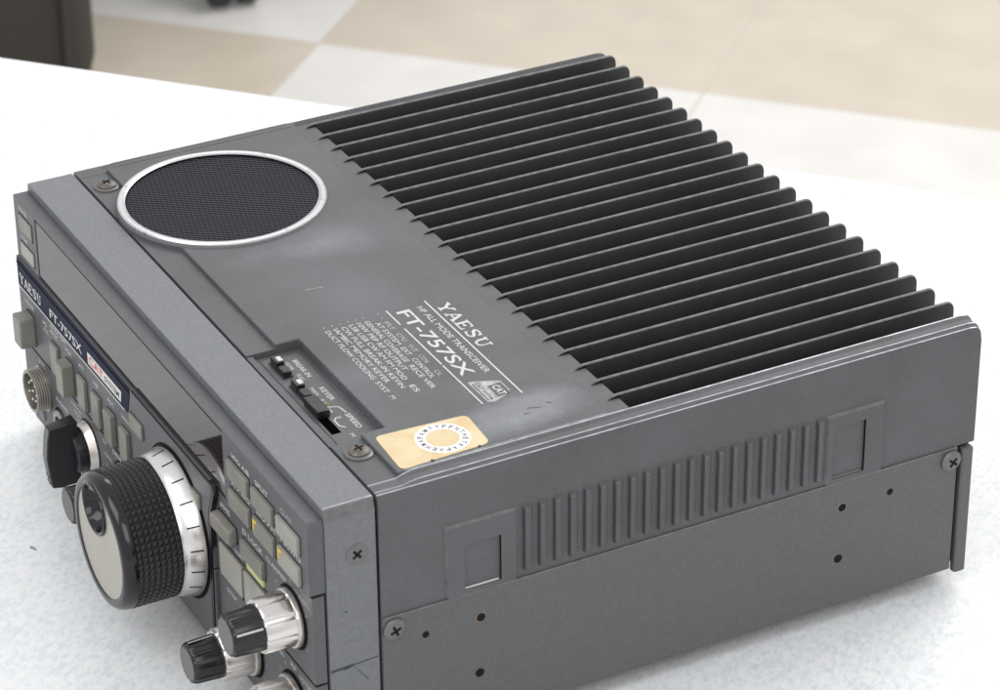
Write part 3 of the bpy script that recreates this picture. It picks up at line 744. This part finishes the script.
mb.lathe((KX, KZ), [(-45.3, 21.0), (-45.4, 22.35), (-46.6, 22.45), (-48.4, 21.9), (-49.5, 20.9), (-49.75, 20.0), (-49.6, 18.6), (-49.1, 18.1), (-49.0, 17)], M_GLOSS, 'y', 96, caps=False)
mb.build('knob_rim', tk)
# brushed disc with the opening of the finger dimple
DX, DZ, DR = 138.3, -44.0, 9.0
mb = MB(); n = 96; R0, R1 = [], []
for k in range(n):
    t = 2 * PI * k / n; u = (math.cos(t), math.sin(t))
    R0.append((KX + 18.4 * u[0], -49.2, KZ + 18.4 * u[1])); 
dim = [(DX + (DR - .4) * math.cos(2 * PI * k / n), -49.2, DZ + (DR - .4) * math.sin(2 * PI * k / n)) for k in range(n)]
# clip the disc ring to the dimple by a simple radial strip
ring2 = []
for k in range(n):
    p = Vector((R0[k][0], R0[k][2])); d = Vector((dim[k][0], dim[k][2])); ring2.append((d.x, -49.2, d.y))
    if (d - Vector((KX, KZ))).length > 18.4:
        q = Vector((KX, KZ)) + (d - Vector((KX, KZ))).normalized() * 18.3; ring2[-1] = (q.x, -49.2, q.y)
mb.loft([R0, ring2], M_DISC, caps=False); mb.build('silver_disc', tk)
mb = MB()
prof = [(-49.1, DR + .15), (-49.9, DR), (-50.15, DR - .5), (-49.9, DR - 1.1), (-48.6, DR - 1.5), (-46.2, DR - 2.4), (-44.2, DR - 4.6), (-43.4, DR - 7), (-43.3, .1)]
mb.lathe((DX, DZ), prof, M_GLOSS, 'y', 64, caps=False); mb.build('finger_dimple', tk)

# ---- concentric ribbed knobs --------------------------------------------------
def dual_knob(cx, cz, ys, yf, rc=6.7, skirt=M_CHROME, name='concentric_knob', rot=.0):
    """ys = panel surface, yf = face of the cap"""
    mb = MB(); disc(mb, (cx, ys - .1, cz), 10.2, M_DARK, 40, 'y')
    L0 = yf - ys
    ysk = ys + L0 * .545
    mb.lathe((cx, cz), [(ys + .5, 4), (ysk, 4)], M_DARK, 'y', 16)
    o = mb.build(name, radio)
    mb = MB()
    n = 96; rip = lambda k, a: (-.42 if (k // 3) % 4 == 3 else 0)
    mb.lathe((cx, cz), [(ys - .5, 9.1), (ys - 1.0, 9.3), (ys - 2.0, 9.1), (ys - 2.2, 8.2)], M_WSILVER, 'y', 64, caps=False)
    mb.lathe((cx, cz), [(ys - 2.0, 8.55), (ysk + .9, 8.3), (ysk + .1, 7.9), (ysk, 6.0)], skirt, 'y', n, rip, caps=False)
    mb.build('metal_skirt', o)
    mb = MB(); rip2 = lambda k, a: (.32 if (k % 8) < 3 else 0)
    yc = ysk - .15
    mb.lathe((cx, cz), [(yc + .4, rc), (yc - .1, rc), (yf + 1.4, rc - .35), (yf + .5, rc - .75), (yf + .12, rc - 1.3)], M_BLACK, 'y', 112, rip2)
    mb.build('black_cap', o)
    mb = MB(); mb.lathe((cx, cz), [(yf + .2, rc - 1.25), (yf, rc - 1.5)], M_GREYCAP, 'y', 40); mb.build('cap_face', o)
    mb = MB(); a = rot
    def sp(r, y, w): return (cx + r * math.cos(a) - w * math.sin(a), y, cz + r * math.sin(a) + w * math.cos(a))
    f = mb.face([sp(rc + .36, yc - .3, -.28), sp(rc + .36, yc - .3, .28), sp(rc + .1, yf + 1.2, .28), sp(rc + .1, yf + 1.2, -.28)], M_WHITE)
    mb.build('pointer_line', o)
    return o
dual_knob(223.4, -42.7, -20.9, -42.4, 6.8, rot=math.radians(28))
dual_knob(189.6, -73.5, -20.9, -42.0, 6.6, M_WSILVER, rot=math.radians(100))
dual_knob(222.2, -73.9, -20.9, -42.4, 6.8, M_WSILVER, rot=math.radians(60))
dual_knob(91.2, -71.6, -22.2, -42.2, 6.6, M_WSILVER, rot=math.radians(100))

# ---- mode selector ------------------------------------------------------------
MX, MZ = 60., -71.5
mb = MB(); disc(mb, (MX, -22.3, MZ), 9.9, M_DARK, 48, 'y')
mb.lathe((MX, MZ), [(-22.25, 9.3), (-22.7, 9.4), (-25.2, 8.3), (-25.2, 8.0)], M_WSILVER, 'y', 72, caps=False)
mk = mb.build('mode_selector_knob', radio)
mb = MB()
mb.lathe((MX, MZ), [(-23.6, 7.9), (-25.2, 7.9), (-28.5, 7.6), (-29.2, 7.0)], M_BLACK, 'y', 64)
# pointer bar: y-z outline, thicker at the back
def bar_ring(y_of, wx):
    return wx
side = [(-27.0, MZ + 12.6), (-36.6, MZ + 11.3), (-37.5, MZ + 7), (-38.2, MZ + .5), (-37.6, MZ - 6), (-36.9, MZ - 11.0), (-27.0, MZ - 12.4)]
Lf = [(MX - (2.9 if y > -30 else 2.2), y, zz) for y, zz in side]; Rg = [(MX + (2.9 if y > -30 else 2.2), y, zz) for y, zz in side]
fs = mb.loft([Lf, Rg], M_BLACK)
for f in fs: f.normal_update()
mb._bevel(fs, .35, 2)
mb.build('pointer_bar', mk)
mb = MB()
fr = [(y - .05, zz) for y, zz in side[1:6]]
for a, b in zip(fr[:-1], fr[1:]):
    mb.face([(MX - 1.75, a[0] - .02, a[1]), (MX + 1.75, a[0] - .02, a[1]), (MX + 1.75, b[0] - .02, b[1]), (MX - 1.75, b[0] - .02, b[1])][::-1], M_GREYCAP)
for dz in (6.6, 9.0):
    y = -37.55 + (dz - 6) * .14 - .12
    mb.face([(MX - 2.2, y - .04, MZ - dz), (MX + 2.2, y - .04, MZ - dz), (MX + 2.2, y, MZ - dz - .55), (MX - 2.2, y, MZ - dz - .55)][::-1], M_DARK)
mb.build('grey_bar_face', mk)

# ---- microphone socket and phone jack --------------------------------------------
SX, SZ = 17.4, -70.4
mb = MB()
prof = [(-22.2, 8.3), (-22.9, 8.3), (-22.95, 7.7)]
for k in range(5): prof += [(-23.1 - k * .85, 7.75), (-23.4 - k * .85, 7.45), (-23.75 - k * .85, 7.75)]
prof += [(-27.3, 7.5), (-27.5, 7.1), (-27.3, 6.5), (-24.0, 6.3)]
mb.lathe((SX, SZ), prof, M_BRASSY, 'y', 64, caps=False)
disc(mb, (SX, -24.1, SZ), 6.4, M_SCREWD, 32, 'y')
ms = mb.build('microphone_socket', radio)
for k in range(8):
    a = 2 * PI * k / 7; r = 3.8 if k < 7 else 0
    mb = MB(); mb.lathe((SX + r * math.cos(a), SZ + r * math.sin(a)), [(-24.0, .5), (-26.4, .5), (-26.7, .25)], M_SILVER, 'y', 10); mb.build('pin', ms)
mb = MB(); disc(mb, (32.2, -22.26, -77.4), 6.3, M_DARK, 32, 'y')
mb.lathe((32.2, -77.4), [(-22.2, 5.4), (-23.0, 5.4), (-23.3, 4.9), (-23.3, 3.3), (-22.3, 3.2)], M_BRASSY, 'y', 40, caps=False); mb.build('phone_jack', radio)
mb = MB(); mb.lathe((13.6, -83.0), [(-22.2, 2.4), (-22.6, 2.3), (-22.9, 1.2)], M_SCREWD, 'y', 24); mb.build('panel_screw', front)

# ================================================================== TABLE, FLOOR, BACKGROUND
ZTAB = -94.
E0 = Vector((-306.7, 77.5)); EU = Vector((.7325, .6807)); EV = Vector((-.6807, .7325))
ang = math.atan2(EU.y, EU.x)
tbl_o = V(*(E0 + EU * 230 - EV * 350), 0); tbl_o.z = 0
table = empty('table', tbl_o, 'white table with pale blue-grey mottled laminate top, under the radio', 'table')
table.rotation_euler = (0, 0, ang)
def tb(name, x0, x1, y0, y1, z0, z1, m, bev):
    bm = bmesh.new(); bmesh.ops.create_cube(bm, size=1)
    for v in bm.verts: v.co = Vector(((x0 + x1) / 2 + v.co.x * (x1 - x0), (y0 + y1) / 2 + v.co.y * (y1 - y0), (z0 + z1) / 2 + v.co.z * (z1 - z0)))
    bmesh.ops.bevel(bm, geom=bm.edges[:], offset=bev, segments=3, affect='EDGES', profile=.5)
    me = bpy.data.meshes.new(name); bm.to_mesh(me); bm.free(); me.materials.append(m)
    for p in me.polygons: p.use_smooth = True
    me.set_sharp_from_angle(angle=.6)
    o = bpy.data.objects.new(name, me); COL.objects.link(o); return o
zt = ZTAB / 1000 + ZOFF
t = tb('tabletop', -.9, .9, -.35, .35, zt - .028, zt, M_TABLE, .003); t.parent = table
t = tb('apron', -.8, .8, -.28, .28, zt - .09, zt - .03, M_LEGM, .003); t.parent = table
for (x, y) in ((-.8, -.28), (.8, -.28), (-.8, .28), (.8, .28)):
    t = tb('leg', x - .02, x + .02, y - .02, y + .02, 0.004, zt - .029, M_LEGM, .004); t.parent = table
def table_mark(x, y, pts):
    bm = bmesh.new(); R_ = Matrix.Rotation(-ang, 3, 'Z'); vs = []
    for (a, b) in pts:
        w_ = V(x + a, y + b, ZTAB + .06) - Vector((tbl_o.x, tbl_o.y, 0)); vs.append(bm.verts.new(R_ @ w_))
    f = bm.faces.new(vs); f.normal_update()
    if f.normal.z < 0: f.normal_flip()
    me = bpy.data.meshes.new('scuff_mark'); bm.to_mesh(me); bm.free(); me.materials.append(M_LEGM)
    o = bpy.data.objects.new('scuff_mark', me); COL.objects.link(o); o.parent = table
table_mark(76.0, -50.4, [(-1.6, -.3), (-.2, -.9), (1.6, .1), (2.9, .6), (.8, .7), (-.8, .5)])
# floor
bm = bmesh.new(); bmesh.ops.create_grid(bm, x_segments=1, y_segments=1, size=9)
me = bpy.data.meshes.new('floor'); bm.to_mesh(me); bm.free(); me.materials.append(M_FLOOR)
fl = bpy.data.objects.new('floor', me); COL.objects.link(fl); fl.location = (-1.700, .853, 0); fl.rotation_euler = (0, 0, math.atan2(.693, .72)); fl['kind'] = 'structure'

# dark case standing on the floor beyond the table
def bgcase():
    cx, cy = -1.860, .446
    root = empty('storage_case', Vector((cx, cy, 0)), 'dark olive grey plastic case with rounded corners, standing on the floor behind the table', 'case')
    root.rotation_euler = (0, 0, math.radians(79))
    t = tb('case_body', -.32, .20, -.17, .17, .012, .62, M_CASE, .035); t.parent = root
    t = tb('edge_rib', .165, .172, -.176, -.165, .03, .6, M_CASE, .002); t.parent = root
    t = tb('base_plinth', -.28, .16, -.14, .14, 0.001, .014, M_CASE, .001); t.parent = root
bgcase()
# office chair beyond the table (only a castor and its shadow reach the picture)
def chair():
    cx, cy = -2.118, .860
    root = empty('office_chair', Vector((cx, cy, 0)), 'black office chair standing on the tiled floor, only one castor showing at the top', 'chair')
    a0 = math.atan2(.820 - cy, -1.843 - cx)
    def cyl(name, r, p, q, m, n=20, par=root):
        p, q = Vector(p), Vector(q); d = q - p
        bm = bmesh.new(); bmesh.ops.create_cone(bm, cap_ends=True, segments=n, radius1=r, radius2=r, depth=d.length)
        bmesh.ops.transform(bm, matrix=Matrix.Translation((p + q) / 2) @ d.to_track_quat('Z', 'Y').to_matrix().to_4x4(), verts=bm.verts)
        me = bpy.data.meshes.new(name); bm.to_mesh(me); bm.free(); me.materials.append(m)
        for f in me.polygons: f.use_smooth = True
        me.set_sharp_from_angle(angle=.6)
        o = bpy.data.objects.new(name, me); COL.objects.link(o); o.parent = par; return o
    cyl('gas_column', .025, (0, 0, .09), (0, 0, .42), M_CHAIR)
    for k in range(5):
        a = a0 + 2 * PI * k / 5; u = Vector((math.cos(a), math.sin(a), 0)); s = Vector((-u.y, u.x, 0))
        leg = cyl('base_leg', .03, u * .02 + Vector((0, 0, .10)), u * .285 + Vector((0, 0, .075)), M_CHAIR)
        for sg in (-1, 1): cyl('castor_wheel', .027, u * .285 + s * sg * .006 + Vector((0, 0, .028)), u * .285 + s * sg * .024 + Vector((0, 0, .028)), M_CHAIR, 24, leg)
    t = tb('seat', -.27, .27, -.26, .26, .40, .48, M_FABRIC, .035); t.parent = root
    t = tb('backrest', -.21, .21, .22, .29, .60, 1.05, M_FABRIC, .03); t.parent = root; 
    t = tb('back_support', -.03, .03, .27, .31, .40, .8, M_CHAIR, .008); t.parent = root
    root.rotation_euler = (0, 0, 0)
chair()

# ================================================================== CAMERA, LIGHT
cam = bpy.data.cameras.new('camera'); co = bpy.data.objects.new('camera', cam); COL.objects.link(co)
co.location = V(932.8522487676606, -322.1392347805125, 479.8428679777688)
co.rotation_euler = Euler((1.0580441884164542, 0.00855821273153196, 1.0852842048525524), 'XYZ')
cam.sensor_width = 36; cam.sensor_fit = 'HORIZONTAL'; cam.lens = 3181.87 * 36 / 1000
cam.clip_start = .05; cam.clip_end = 60
cam.dof.use_dof = True; cam.dof.focus_distance = 1.02; cam.dof.aperture_fstop = 36
scene.camera = co

def area(name, loc, target, size, power, col=(1, 1, 1), sy=None):
    l = bpy.data.lights.new(name, 'AREA'); l.energy = power; l.color = col; l.size = size
    if sy: l.shape = 'RECTANGLE'; l.size_y = sy
    o = bpy.data.objects.new(name, l); COL.objects.link(o); o.location = loc
    o.rotation_euler = (Vector(target) - Vector(loc)).to_track_quat('-Z', 'Y').to_euler(); return o
area('ceiling_lamp_far', (-.9, 2.2, 2.6), (-.3, .5, .6), 1.6, 43, (1, .99, .97), 1.6)
area('chair_shadow_light', (-2.25, .95, 2.9), (-2.1, .85, 0), 0.8, 9, (1, .99, .97), 1.0)  # added light, hung over the chair to cast a shadow beneath it
area('front_fill_light', (.3, -1.3, 2.5), (.0, -.1, .7), 1.4, 16, (.98, .99, 1.0), 1.2)  # added fill for the front and the near tabletop
area('side_fill_light', (2.3, -.5, 2.4), (.2, .1, .75), 1.4, 16, (1, .99, .98), 1.4)  # added fill to brighten the right flank, no known lamp there
w = bpy.data.worlds.new('World'); scene.world = w; w.use_nodes = True
bg = w.node_tree.nodes['Background']; bg.inputs[0].default_value = (.98, .985, 1.0, 1); bg.inputs[1].default_value = .86
scene.view_settings.view_transform = 'Standard'; scene.view_settings.look = 'None'; scene.view_settings.exposure = 0; scene.view_settings.gamma = 1
scene.render.engine = 'CYCLES'
